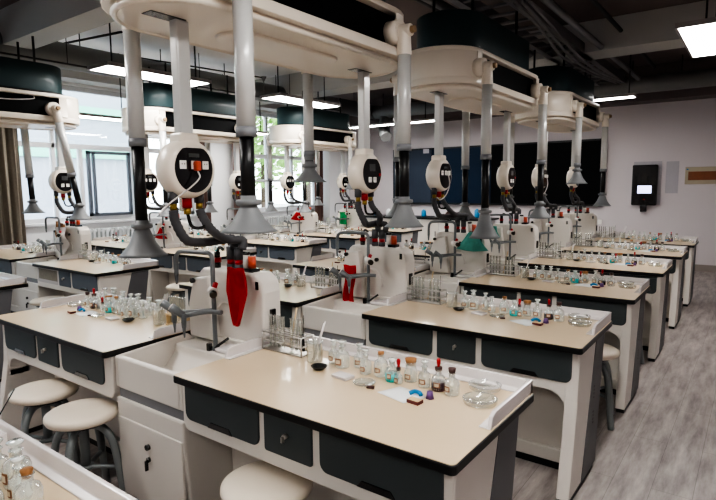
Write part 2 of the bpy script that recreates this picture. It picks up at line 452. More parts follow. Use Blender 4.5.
# ------------------------------------------------------------------ sink units with service pedestal
SW = TX0-SX0
def make_sink():
    r = thing('sink_unit', 'x', 'sink')
    g = .006
    # basin shell: front apron, low walls, sloping tray
    b = mb(M['white'])
    yf = .05
    b.prism([(yf+.0, .60), (yf-.0, .755), (yf+.03, .755), (.10, .64), (.30, .63), (.37, .70), (.372, .742), (.62, .742), (.62, .60)], 'x', g+.02, SW-g-.02)
    b.prism([(yf, .60), (yf, .755), (.46, .775), (.50, .742), (.62, .742), (.62, .60)], 'x', g, g+.022)
    b.prism([(yf, .60), (yf, .755), (.46, .775), (.50, .742), (.62, .742), (.62, .60)], 'x', SW-g-.022, SW-g)
    b.build('basin', r, bevel=.008)
    mb(M['band']).box(g+.012, SW-g-.012, yf+.012, .61, .552, .60).build('grey_band', r)
    cab = mb(M['white']).prism([(yf+.0, .552), (.61, .552), (.58, .04), (yf+.03, .04), (yf, .45)], 'x', g, SW-g).build('cabinet', r, bevel=.01)
    d = mb(M['white']).box(g+.012, SW-g-.012, yf-.006, yf+.01, .07, .46).build('door', r, bevel=.006)
    mb(M['blackp']).frustum((SW*.5, yf-.006, .37), (SW*.5, yf-.02, .37), .014).build('lock', d)
    k = mb(M['blackp']).frustum((SW*.5, yf-.006, .31), (SW*.5, yf-.018, .31), .012)
    k.box(SW*.5-.003, SW*.5+.003, yf-.03, yf-.015, .262, .31).build('key', d)
    mb(M['black']).box(.03, SW-.03, .03, .56, 0, .04).build('plinth', r)
    # drain lever in the basin
    mb(M['blackp']).box(SW*.52, SW*.52+.02, .38, .40, .69, .78).tube([(SW*.53, .39, .72), (SW*.58, .42, .76), (SW*.66, .46, .80)], .007).build('drain_clip', r)
    mb(M['lip']).box(SW*.62, SW-.03, .385, .49, .7425, .765).build('soap_tray', r, bevel=.008)
    return r
def make_pedestal():
    r = thing('service_pedestal', 'x', 'pedestal')
    # local: x 0..SW, y 0 = front face
    zb, zt = .755, 1.125
    prof = [(0.0, zb), (.0, zt-.16), (.05, zt-.02), (.075, zt), (SW-.06, zt), (SW-.015, zt-.03), (SW, zt-.09), (SW, zb)]
    body = mb(M['white']).prism(prof, 'y', 0, .125).build('body', r, bevel=.014, seg=3)
    # left chamfer wedge in front (slanting gas face)
    mb(M['white']).prism([(0.01, zb), (.01, zt-.19), (.055, zt-.05), (.17, zt-.03), (.21, zb)], 'y', -.05, .004).build('tap_face', r, bevel=.012)
    # arch relief
    pts = [(.26+.085*math.cos(t), -.004, zb+.09+.12*math.sin(t)) for t in [PI*i/12 for i in range(13)]]
    mb(M['white']).tube(pts, .008, 6, 2).build('arch_relief', r)
    e = mb(M['white']).box(-.01, SW+.01, -.02, .15, zb-.011, zb+.02).build('base_ledge', r, bevel=.006)
    kb = mb(M['blackp'])
    for (x, z) in ((.07, zt-.06), (.30, zt-.09)):
        kb.frustum((x, -.052 if x < .2 else 0, z), (x, -.07 if x < .2 else -.018, z), .014)
    kb.build('knob', r)
    # side socket on the right end
    s = mb(M['blackp']).box(SW-.001, SW+.012, .04, .075, .87, .95).build('side_switch', r, bevel=.003)
    mb(M['blackp']).box(SW-.05, SW-.03, -.003, .001, 1.05, 1.09).build('small_switch', r)
    # valve group on the top
    v = mb(M['redp']); v.frustum((.13, .06, zt+.03), (.13, .06, zt+.055), .022)
    v.use(M['blackp']); v.frustum((.13, .06, zt), (.13, .06, zt+.03), .018); v.frustum((.13, .06, zt+.055), (.13, .06, zt+.085), .016); v.tube([(.13, .06, zt+.08), (.15, .06, zt+.11), (.18, .06, zt+.1)], .008)
    v.build('gas_valve', r)
    for i, (x, c) in enumerate(((.24, 'redp'), (.30, 'redp'))):
        v = mb(M['hose']).frustum((x, .06, zt), (x, .06, zt+.03), .024); v.use(M[c]).frustum((x, .06, zt+.03), (x, .06, zt+.055), .021); v.use(M['hose']).frustum((x, .06, zt+.055), (x, .06, zt+.12), .024)
        v.build('water_coupling', r)
    v = mb(M['white']).frustum((.36, .06, zt+.01), (.36, .06, zt+.085), .018); v.use(M['orange']).frustum((.405, .055, zt+.02), (.405, .055, zt+.08), .02); v.use(M['blackp']).box(.37, .43, .03, .085, zt-.002, zt+.018).frustum((.36, .06, zt+.085), (.36, .06, zt+.1), .02)
    v.build('indicator_coupling', r)
    return r
def make_faucet():
    r = thing('lab_tap', 'x', 'tap')
    # local origin at the base of the column
    mb(M['pipe']).tube([(0, 0, 0), (0, 0, .02), (0, 0, .40), (0, 0, .46), (-.02, 0, .485), (-.06, -.01, .488), (-.19, -.03, .488), (-.23, -.035, .475), (-.245, -.035, .44), (-.247, -.035, .36)], .0115, 10, 5).build('column', r)
    mb(M['pipe']).frustum((-.247, -.035, .36), (-.247, -.035, .315), .010, .006).build('nozzle', r)
    mb(M['pipe']).frustum((0, 0, 0), (0, 0, .012), .024).build('base', r)
    a = mb(M['pipe'])
    a.tube([(.0, 0, .2), (-.10, -.05, .19), (-.16, -.12, .19)], .012, 8, 4); a.tube([(.07, -.01, .2), (.0, -.04, .2), (-.06, -.1, .19), (-.08, -.14, .18)], .012, 8, 4)
    for (x, y, z) in ((-.16, -.12, .19), (-.07, -.13, .18)):
        a.frustum((x, y, z+.02), (x, y, z-.05), .016, .011); a.frustum((x, y, z-.05), (x, y, z-.1), .009, .004)
    a.build('side_arm', r)
    for (x, y, z) in ((-.16, -.12, .2), (-.07, -.13, .19)):
        v = mb(M['pipe']).frustum((x, y, z), (x-.05, y-.03, z+.04), .016, .022); v.use(M['white']).frustum((x-.05, y-.03, z+.04), (x-.055, y-.033, z+.044), .018)
        v.build('valve_handle', r)
    v = mb(M['white']).frustum((-.02, .01, .30), (.035, -.03, .295), .024); v.use(M['blackp']).frustum((.035, -.03, .295), (.055, -.045, .292), .018)
    v.use(M['redp']).frustum((0, 0, .30), (.02, .0, .34), .012)
    v.build('mixer_knob', r)
    return r
sink0 = make_sink(); ped0 = make_pedestal(); tap0 = make_faucet()
usedp = set()
def place(proto, loc, label, group, rz=0, sc=None):
    if proto.name in usedp: return dup(proto, loc, rz, label, group, sc)
    usedp.add(proto.name); proto.location = loc; proto.rotation_euler = (0, 0, rz); proto['label'] = label; proto['group'] = group
    if sc: proto.scale = (sc, sc, sc)
    return proto
def cloth(name, label, mt, cx, cy, ztop, w, h, kind):
    rng = random.Random(int(cx*100)+int(h*1000))
    def fn(u, v):
        wob = .012*math.sin(u*9+v*4)+.008*math.sin(u*17)
        if kind == 'leaf':
            ww = w*(.55+.75*math.sin(min(1, v*1.7+.22)*PI/2))*(1-max(0, v-.45)*1.35); off = .02*math.sin(v*3)
        elif kind == 'fan':
            ww = w*(.35+.9*v); off = 0
        else: ww = w*(1-.12*v); off = .008*math.sin(v*6)
        zz = ztop-h*v*(1-.12*abs(u-.5)*2*(1 if kind == 'fan' else .3))
        return Vector((cx+(u-.5)*ww+off, cy+wob-.03*v*(1-v), zz))
    b = mb(mt).grid(fn, 16, 14)
    o = b.build(name); so = o.modifiers.new('solid', 'SOLIDIFY'); so.thickness = .006
    tag(o, label, 'cloth'); return o
for col, cx, off in (('central', 0, 0), ('window', C2, OFF2)):
    for k in range(1, 7):
        if col == 'window' and k == 1: continue
        y = Y0+(k-1)*PITCH+off; nm = ORD[k]
        if col == 'central':
            sl = 'white sink cabinet with keyed lock left of the big front bench' if k == 1 else 'white sink unit between benches in the %s central row' % nm
            pl = ['', 'white service pedestal hung with a big red glove, behind the front sink', 'white service pedestal with a red cloth strip, second central row',
                  'white service pedestal with a teal cloth, third central row', 'white service pedestal with a small teal rag, fourth central row',
                  'white service pedestal in the fifth central row', 'white service pedestal nearest the black board'][k]
            tl = 'grey gooseneck lab tap at the %s central sink' % nm
        else:
            sl = 'white sink unit in the %s row beside the windows' % nm
            pl = ['', '', 'white service pedestal with tan gloves in front of the open window', 'white service pedestal with a red cloth in the third window row',
                  'white service pedestal without any cloth, fourth in the window rows', 'white service pedestal with a red cloth, in front of the tree window', 'farthest white service pedestal in the window rows, with a green cloth'][k]
            tl = 'grey gooseneck lab tap at the %s window-row sink' % nm
        place(sink0, (SX0+cx, y, 0), sl, col+' row sink units'); place(ped0, (SX0+cx, y+.53, 0), pl, col+' row pedestals')
        place(tap0, (SX0+cx+.30, y+.42, .743), tl, col+' row lab taps')
cloth('rubber_glove', 'large red rubber glove draped over the front service pedestal', M['red'], -2.03, 1.745, 1.165, .14, .29, 'leaf')
cloth('cloth_strip', 'long straight red cloth hanging on the second central pedestal', M['red'], -2.31, 3.03, 1.0, .115, .31, 'strip')
cloth('rag', 'teal cloth spread over the third central pedestal', M['teal'], -2.02, 4.44, 1.14, .24, .17, 'fan')
cloth('rag', 'small teal rag on the fourth central pedestal', M['teal'], -2.36, 5.77, 1.10, .10, .13, 'fan')
cloth('rag', 'red cloth lying on the third window-row pedestal', M['red'], -6.45, 4.3, 1.03, .22, .16, 'fan')
cloth('rag', 'red cloth on the fifth window-row pedestal, in front of the tree window', M['red'], -6.40, 6.94, 1.13, .26, .15, 'fan')
cloth('rag', 'green cloth hanging on the farthest window-row pedestal', M['green'], -6.45, 8.28, 1.07, .2, .24, 'strip')
for j in range(4):
    tag(mb(M['browng']).tube([(0, 0, 0), (.01, -.01, -.07), (-.005, -.015, -.15), (.008, 0, -.2)], .016, 8, 4).build('work_glove', loc=(-6.60+.05*j, 3.03, 1.18-.01*j)),
        'tan work glove hanging over the window-row pedestal near the curtain', 'glove', 'tan gloves on the pedestal')
tag(mb(M['lip']).grid(lambda u, v: Vector((-6.46+.2*(u-.5)*(1-.25*math.cos(v*6)), 3.01-.05*math.sin(u*PI)-.02*math.sin(v*9+u*5), 1.12-.3*v)), 14, 12).build('plastic_bag'),
    'translucent white bag hanging beside tan gloves on the window-row pedestal', 'bag')

# ------------------------------------------------------------------ overhead service units
ZB, ZW0, ZW1 = 2.30, 2.345, 2.63
def make_unit():
    r = thing('overhead_service_unit', 'x', 'service unit')
    hw, hl = .34, .985
    u = mb(M['cream']); u.prism(stadium(hw-.05, hl-.05), 'z', ZB+.012, ZW0+.002, smooth=True)
    u.prism(stadium(hw, hl), 'z', ZW0, ZW0+.055, smooth=True); u.prism(stadium(hw, hl), 'z', ZW1-.035, ZW1, smooth=True)
    # solid rounded ends
    for s in (-1, 1):
        pts = []
        for i in range(15):
            t = PI*i/14; pts.append((hw*math.cos(t)*s, s*(hl-hw+hw*math.sin(t))))
        pts += [(-hw*s, s*.73), (-(hw-.05)*s, s*.72), ((hw-.05)*s, s*.72), (hw*s, s*.73)]
        u.prism(pts, 'z', ZW0+.05, ZW1-.03, smooth=True)
    u.build('housing', r, bevel=.006)
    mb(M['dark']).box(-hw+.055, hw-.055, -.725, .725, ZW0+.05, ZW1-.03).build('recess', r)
    # moulded rim and centre panel of the underside
    rim = mb(M['cream']); P = stadium(hw-.05, hl-.05, 16); rim.tube([(p[0], p[1], ZB+.02) for p in P]+[(P[0][0], P[0][1], ZB+.02)], .016, 8, 1); rim.build('rim', r)
    mb(M['cream']).prism(stadium(.13, .42), 'z', ZB-.004, ZB+.03).build('centre_panel', r, bevel=.012)
    for s in (-1, 1): mb(M['blackp']).box(-.035, .035, s*.74-.09, s*.74+.09, ZB+.008, ZB+.02).build('post_slot', r)
    # dark teal cowl up to the ceiling services
    mb(M['hoodt']).prism(stadium(.285, .82), 'z', ZW1, 2.94, smooth=True).build('cowl', r, bevel=.01)
    mb(M['black']).prism(stadium(.30, .85), 'z', ZW1-.001, ZW1+.025, smooth=True).build('cowl_base', r)
    return r
unit0 = make_unit()
UC = [(1, 2.27), (2, 4.85), (3, 7.45)]
UX = -2.19; UX2 = UX+C2+.02
def make_disc(kind):
    """control drum on a post, its face towards +X"""
    r = thing('control_drum', 'x', 'control panel')
    R, t = .138, .063
    z = 1.64
    rot = Matrix.Translation((0, 0, z)) @ Matrix.Rotation(PI/2, 4, 'Y')
    mb(M['cream']).lathe([(0, -t), (R-.03, -t), (R-.006, -t+.02), (R, -t+.045), (R, t-.04), (R-.008, t-.012), (R-.022, t), (R-.03, t+.001), (0, t+.001)], n=40, T=rot).build('drum', r)
    mb(M['cream']).prism([(-.055, z+.11), (.055, z+.11), (.05, z+.165), (-.05, z+.165)], 'x', -.045, .045).build('neck', r, bevel=.01)
    mb(M['alu']).box(-.027, .027, -.036, .036, z+.16, ZB+.0115).build('post', r, bevel=.008)
    for s in (-1, 1):
        # black face: circle cut off at the sides of the lower half
        pts = []
        for i in range(32):
            a = 2*PI*i/32; rr = .11; x = rr*math.cos(a); w = rr*math.sin(a)
            w = min(w, .095); pts.append((x*.95, w))
        f = mb(M['screen']).prism([(p[0], z+p[1]) for p in pts], 'x', s*(t-.003) if s > 0 else -(t+.004), s*(t+.004) if s > 0 else -(t-.003)).build('control_face', r)
        e0, e1 = (t+.003, t+.007) if s > 0 else (-t-.007, -t-.003)
        if kind == 'sockets':
            for yy in (-.062, 0, .062):
                q = mb(M['socket']).box(e0, e1, yy-.017, yy+.017, z-.002, z+.036).use(M['blackp'])
                for dy in (-.008, .005): q.box(e0-.0005, e1+.0008, yy+dy, yy+dy+.004, z+.018, z+.024)
                q.build('socket', f)
            mb(M['lcd']).box(e0, e1-.002, -.03, .03, z+.052, z+.07).build('display', f)
        else:
            mb(M['lcd']).box(e0, e1-.002, -.034, .034, z+.012, z+.062).build('display', f)
            for yy in (-.028, .028):
                q = mb(M['socket']).box(e0, e1, yy-.017, yy+.017, z-.062, z-.026).use(M['blackp'])
                for dy in (-.008, .005): q.box(e0-.0005, e1+.0008, yy+dy, yy+dy+.004, z-.042, z-.036)
                q.build('socket', f)
            mb(M['redp']).frustum((e0, .088, z-.01), (e1, .088, z-.01), .012).build('stop_button', f)
    # couplings below
    for y_, c in ((-.075, 'hose'), (0.0, 'redp'), (.07, 'hose')):
        zz = z-.105 if y_ else z-.128
        b = mb(M[c]).frustum((0, y_, zz), (0, y_, zz-.055), .024); b.use(M['brassv']).frustum((0, y_, zz-.055), (0, y_, zz-.085), .017)
        b.build('coupling', r)
    return r
disc_s = make_disc('sockets'); disc_m = make_disc('meter')
def hoses(cx, yd, yp, cxp, label, group, near):
    """bundle from drum couplings down to the pedestal top"""
    r = thing('hose_bundle', label, 'hose', (cx, yd, 0), 0, group)
    zt = 1.245
    tx = cxp-cx
    d = yp-yd
    a = mb(M['hose']).tube([(0, -.075, 1.45), (0, -.07, 1.40), (.02, -.03, 1.31), (.0+tx*.3, d*.3, 1.285), (tx*.8, d*.8, 1.285), (tx+.02, d, 1.285), (tx+.03, d, zt-.01)], .021, 10, 8, .13)
    a.build('corrugated_hose', r)
    a = mb(M['hose']).tube([(0, .07, 1.45), (.01, .08, 1.41), (.06, .10, 1.34), (tx*.7+.04, d*.6+.05, 1.29), (tx+.085, d+.01, 1.28), (tx+.09, d, zt-.01)], .020, 10, 8, .13)
    a.build('corrugated_hose', r)
    mb(M['blackp']).tube([(0, 0, 1.43), (.0, .02, 1.37), (.03, .05, 1.36), (.05, .09, 1.38)], .008, 8, 5).build('gas_hose', r)
    return r
def make_arm(name_cat, tilt=0):
    pass
def arm(x, y, side, zc, zn, zbell, label, group, dx=0, dy=0, retract=False):
    """pivoting extraction arm: trunnion, white tube, collar, black tube, bell"""
    r = thing('extraction_arm', label, 'extraction arm', (x, y, 0), 0, group)
    zp = 2.475 if x > -4 else 2.395
    n = 18
    # trunnion discs
    mb(M['cream']).frustum((-side*.105, 0, zp), (-side*.02, 0, zp), .072, .068, 24).build('pivot_disc', r)
    T = lambda z: (dx*(zp-z)/(zp-zbell), dy*(zp-z)/(zp-zbell), z)
    b = mb(M['cream'])
    b.frustum((-side*.03, 0, zp), (side*.05, 0, zp), .04, .036)
    b.frustum(T(zp+.02), T(zp-.14), .038, .045, n)
    b.build('pivot_bracket', r, bevel=.004)
    mb(M['brass']).frustum((side*.05, 0, zp), (side*.075, 0, zp), .022, .02, 16).build('pivot_knob', r)
    tr = .036 if retract else .041
    mb(M['alu']).frustum(T(zp-.13), T(zc), tr, tr, n).build('upper_tube', r)
    mb(M['collar']).frustum(T(zc+.005), T(zc-.035), tr+.004, tr+.004, n).build('collar', r)
    if zc-zn > .08: mb(M['black']).frustum(T(zc-.03), T(zn-.01), .031, .031, n).build('lower_tube', r)
    c = Vector(T(zn)); hh = zn-zbell
    b = mb(M['bell'])
    if retract: b.lathe([(.0, .06), (.03, .06), (.036, .045), (.036, .03), (.03, .015), (.03, 0)], c, 24)
    b.lathe([(.0, .012), (.034, .012), (.034, -.004), (.052, -.006), (.055, -.012), (.055, -.024), (.05, -.03), (.036, -.032), (.042, -.045), (.068, -hh*.62), (.105, -hh*.9), (.124, -hh), (.119, -hh), (.06, -hh*.6), (.03, -.05), (0, -.05)], c, 24)
    b.build('bell_hood', r)
    return r
for col, ux, off in (('central', UX, 0), ('window', UX2, OFF2+.03)):
    for k, uc in UC:
        uc += off+(.04 if col == 'window' else 0)
        place(unit0, (ux, uc, 0 if col == 'central' else -.08), ('%s cream overhead service unit above the %s sinks' % (('nearest', 'middle', 'farthest')[k-1], 'central' if col == 'central' else 'window-row')), col+' overhead units')
        uu = [o for o in C.objects if o.name.startswith('overhead_service_unit')][-1]
        for (x, y) in (((-.18, -.5), (.18, -.5), (-.18, .5), (.18, .5)) if col == 'central' else ((0, .1),)): mb(M['darkp']).frustum((x, y, 2.93), (x, y, 3.218 if col == 'central' else ZC), .012).build('hanger_rod', uu)
        if (col, k) == ('window', 1): mb(M['lip']).tube([(.288, -.4, ZW1-.05), (.292, -.1, ZW1-.09), (.292, .15, ZW1-.1), (.292, .4, ZW1-.07), (.288, .42, ZW1-.04)], .006, 6, 5).build('cable', uu)
        for j, dy in ((0, -.70), (1, .78)):
            row = 2*(k-1)+1+j
            if col == 'window' and row == 1: continue
            yd = uc+dy-(.03 if j == 0 else 0)+(.065 if (col, row) == ('central', 1) else 0)
            if (col, row) == ('central', 6): yd = 8.2
            pr_ = disc_s if j == 0 else disc_m
            nm = ORD[row]
            kind = 'three sockets' if j == 0 else 'a display and two sockets'
            place(pr_, (ux, yd, 0), 'round cream control drum with %s, %s of the %s row' % (kind, nm, col), col+' control drums')
            yp = Y0+(row-1)*PITCH+off+.59
            hoses(ux, yd, yp, SX0+(C2 if col == 'window' else 0)+.24, 'grey corrugated hoses running from the %s %s drum to its pedestal' % (nm, col), col+' hose bundles', 1)
# plug in the first drum
pl = thing('power_plug', 'orange plug with white cable in the nearest control drum', 'plug', (UX+.072, UC[0][1]-.665, 1.657))
mb(M['orange']).box(0, .03, -.012, .016, -.028, .018).build('plug_body', pl, bevel=.007)
mb(M['lip']).tube([(.02, 0, -.03), (.03, -.0, -.06), (.02, -.04, -.10), (.0, -.09, -.14), (-.02, -.14, -.18), (-.03, -.18, -.22)], .004, 6, 6).build('cable', pl)
for (row, y) in ((3, 4.12), (5, 6.72)):
    q = thing('power_plug', 'pale plug with white looping cable in the %s central drum' % ORD[row], 'plug', (UX+.072, y, 1.657))
    mb(M['socket']).box(0, .03, -.012, .012, -.02, .014).build('plug_body', q, bevel=.005)
    mb(M['lip']).tube([(.02, 0, -.02), (.03, .0, -.1), (.02, -.04, -.18), (-.0, -.1, -.22), (-.01, -.14, -.2)], .005, 6, 6).build('cable', q)
AG = 'extraction arms of the central overhead units'
A2 = 'extraction arms of the window-row units'
for a in (
    (-1.78, 1.62, 1, 1.80, 1.505, 1.36, 'thick extraction arm in front, grey bell just right of the nearest drum', AG),
    (-2.60, 1.62, -1, 1.80, 1.375, 1.20, 'extraction arm at far left of the nearest unit, lowest big bell', AG),
    (-1.78, 2.90, 1, 1.80, 1.475, 1.30, 'extraction arm with black tube right of the nearest meter drum', AG),
    (-2.60, 2.95, -1, 1.80, 1.72, 1.585, 'short retracted extraction arm with bell at eye level left of the meter drum', AG, 0, 0, True),
    (-1.78, 4.14, 1, 1.79, 1.36, 1.13, 'extraction arm at the near right corner of the middle unit', AG),
    (-2.60, 4.14, -1, 1.80, 1.45, 1.28, 'extraction arm on the hidden near left side of the middle unit', AG),
    (-1.78, 5.50, 1, 1.79, 1.38, 1.22, 'extraction arm at the far right corner of the middle unit', AG),
    (-2.60, 5.50, -1, 1.76, 1.36, 1.20, 'extraction arm at the far left of the middle unit', AG),
    (-1.78, 6.83, 1, 1.80, 1.74, 1.56, 'retracted extraction arm at the near right of the farthest unit', AG, 0, 0, True),
    (-1.78, 8.17, 1, 1.76, 1.43, 1.25, 'extraction arm nearest the black board, far right of the farthest unit', AG),
    (-2.60, 8.17, -1, 1.76, 1.42, 1.25, 'extraction arm at the far left of the farthest unit', AG),
    (-2.60, 6.83, -1, 1.76, 1.42, 1.25, 'extraction arm at the near left of the farthest unit', AG),
    (-6.02, 2.83, 1, 1.72, 1.39, 1.22, 'slanted extraction arm right of the drum near the curtain', A2, .02, .2),
    (-6.80, 2.83, -1, 1.72, 1.43, 1.28, 'extraction arm left of the drum near the curtain', A2, 0, .04),
    (-6.02, 4.10, 1, 1.70, 1.36, 1.20, 'extraction arm hanging behind the nearest drum in the window row', A2),
    (-6.80, 5.40, -1, 1.62, 1.34, 1.18, 'extraction arm between two nearest thick arms, small bell by the window', A2),
    (-6.02, 5.40, 1, 1.70, 1.34, 1.18, 'extraction arm at far right of the middle window-row unit', A2),
    (-6.80, 6.70, -1, 1.70, 1.30, 1.14, 'extraction arm hanging in front of the tree window', A2),
    (-6.02, 6.70, 1, 1.70, 1.32, 1.14, 'extraction arm near right of the farthest window-row unit', A2),
    (-6.02, 7.95, 1, 1.75, 1.66, 1.5, 'short extraction arm at the far end of the window row', A2, 0, 0, True),
    (-6.80, 7.95, -1, 1.75, 1.36, 1.2, 'extraction arm far left of the farthest window-row unit', A2),
): arm(*a)

# ------------------------------------------------------------------ ceiling services
def ceiling_services():
    d = thing('air_duct', 'long round grey air duct under the ceiling above the window row', 'duct')
    mb(M['duct']).frustum((-7.3, YB, 3.25), (-7.3, 10.6, 3.25), .16, .16, 28).build('duct_run', d)
    for i in range(10): mb(M['darkp']).frustum((-7.3, -1+1.2*i, 3.4), (-7.3, -1+1.2*i, ZC), .008, n=6).build('hanger_rod', d)
    d = thing('conduit', 'thin black conduit running beside and below the grey air duct', 'conduit')
    mb(M['darkp']).frustum((-7.05, YB, 3.10), (-7.05, 9.0, 3.10), .012).build('pipe_run', d)
    for i in range(5): mb(M['darkp']).frustum((-7.05, 1+2*i-1.5, 3.1), (-7.05, 1+2*i-1.5, ZC), .006, n=6).build('hanger_rod', d)
    d = thing('air_duct', 'grey round duct crossing above the blackboard with two elbows', 'duct', (0, 0, 0))
    mb(M['duct']).frustum((-7.1, 10.35, 3.2), (XR, 10.35, 3.2), .14, .14, 24).build('duct_run', d)
    for i in range(12): mb(M['darkp']).frustum((-6.9+.72*i, 10.35, 3.33), (-6.9+.72*i, 10.35, ZC), .008, n=6).build('hanger_rod', d)
    for x in (-7.4, -6.85):
        mb(M['duct']).tube([(x, 10.35, 3.08), (x, 10.33, 2.9), (x+.05, 10.25, 2.74), (x+.16, 10.15, 2.62)], .12, 16, 6, .06).build('flexible_elbow', d)
    t = thing('cable_tray', 'grey cable tray running over the central overhead units', 'cable tray', (0, 0, 0))
    mb(M['tray']).box(-2.0, -1.92, YB, YF-1.2, 3.22, 3.34).box(-2.4, -2.32, YB, YF-1.2, 3.22, 3.34).build('side_rail', t)
    y = YB+.2
    while y < YF-1.3: mb(M['tray']).box(-2.34, -1.98, y, y+.05, 3.23, 3.25).build('rung', t); y += .3
    for i, (x, z, r) in enumerate(((-1.72, 3.26, .035), (-2.62, 3.3, .045), (-2.8, 3.36, .03), (-1.5, 3.42, .025))):
        tag(mb(M['tray' if i < 2 else 'darkp']).frustum((x, YB, z), (x, YF-1.2, z), r).build('ceiling_pipe'),
            ['grey pipe just right of the cable tray', 'grey pipe just left of the cable tray', 'thin dark pipe left of the cable tray', 'thin dark pipe high on the right of the cable tray'][i], 'pipe')
    # pale conduits swooping from the tray down between cowls
    for i in range(3):
        x = -1.86+.06*i
        tag(mb(M['tray']).tube([(x, 4.9, 3.16), (x-.03, 5.6, 3.13), (x-.06, 6.6, 3.0+.02*i), (x-.08, 7.8, 3.03), (x-.1, 9.6, 3.15)], .016, 8, 6).build('flexible_conduit'),
            'grey conduit sagging beside the cable tray toward the farthest cowl', 'conduit', 'sagging conduits beside the tray')
    s = thing('sprinkler_pipe', 'thin dark sprinkler pipe with heads on the pale ceiling bay', 'pipe', (0, 0, 0))
    mb(M['darkp']).frustum((-8.6, 3.5, 3.45), (-6.1, 3.9, 3.45), .014).frustum((-7.6, 3.64, 3.45), (-7.1, 6.9, 3.45), .012).build('pipe_run', s)
    for (x, y) in ((-6.1, 3.9), (-7.35, 5.3), (-7.1, 6.9)): mb(M['tray']).frustum((x, y, 3.47), (x, y, 3.4), .05, .02).frustum((x, y, 3.4), (x, y, 3.2), .01).build('sprinkler_head', s)
    tag(mb(M['white']).lathe([(0, -.05), (.06, -.05), (.10, -.02), (.11, 0), (0, 0)], (-5.6, 2.2, ZC), 24).build('smoke_detector'), 'round white smoke detector cut off by the top edge at left', 'detector')
ceiling_services()
LAMPL = {}
def lamp(x0, x1, y0, y1, z, label, group=None):
    r = thing('ceiling_lamp', label, 'ceiling lamp', ((x0+x1)/2, (y0+y1)/2, z), 0, group)
    w, d = (x1-x0)/2, (y1-y0)/2
    mb(M['lamp']).box(-w+.02, w-.02, -d+.02, d-.02, -.003, .006).build('diffuser', r)
    f = mb(M['lampf']).box(-w, w, -d, d, .006, .035)
    for (a, b, c, e) in ((-w, -w+.02, -d, d), (w-.02, w, -d, d), (-w+.02, w-.02, -d, -d+.02), (-w+.02, w-.02, d-.02, d)): f.box(a, b, c, e, -.006, .006)
    f.build('lamp_frame', r)
    g = mb(M['darkp']); 
    for s in (-1, 1):
        if d > w: g.frustum((0, s*d*.75, .03), (0, s*d*.75, ZC-z), .008)
        else: g.frustum((s*w*.75, 0, .03), (s*w*.75, 0, ZC-z), .008)
    g.build('hanger_rod', r)
    return r
LG = 'hanging panel lamps'
lamp(-5.78, -5.38, 3.07, 4.37, 2.8, 'bright hanging panel lamp under the duct near the left window', LG)
lamp(-5.75, -5.35, 5.5, 6.85, 2.8, 'bright hanging panel lamp behind the nearest thick tubes, second on left', LG)
lamp(-8.15, -7.85, 3.7, 4.9, 2.6, 'small hanging lamp in front of the window glass', LG)
lamp(-8.15, -7.85, 6.6, 7.8, 2.6, 'small fill lamp added to brighten the pier between the two windows', LG)  # added only to lift the dark backlit pier
lamp(-.64, -.24, 5.2, 6.5, 2.8, 'square bright panel lamp at the top right corner', LG)
lamp(-.64, -.24, .8, 2.1, 2.8, 'unseen fill lamp added over the aisle beside the front bench', LG)  # added above the frame for more room light
lamp(-.64, -.24, -2.0, -.7, 2.8, 'unseen fill lamp added over the aisle behind the camera', LG)  # added out of view as fill behind the camera
lamp(-3.85, -3.45, .0, 1.3, 2.8, 'unseen fill lamp added over the left part of the front benches', LG)  # added off to the left to brighten the front benches
lamp(-3.9, -3.5, 7.9, 9.2, 2.95, 'hidden fill lamp added high between the two bench columns at the back', LG)  # extra light source added, hidden behind the overhead units
lamp(-7.3, -5.15, 9.5, 9.75, 2.82, 'long thin lamp over the left part of the blackboard', LG)
lamp(-2.35, -1.6, 9.1, 9.35, 2.86, 'short bright lamp just right of the farthest cowl', LG)

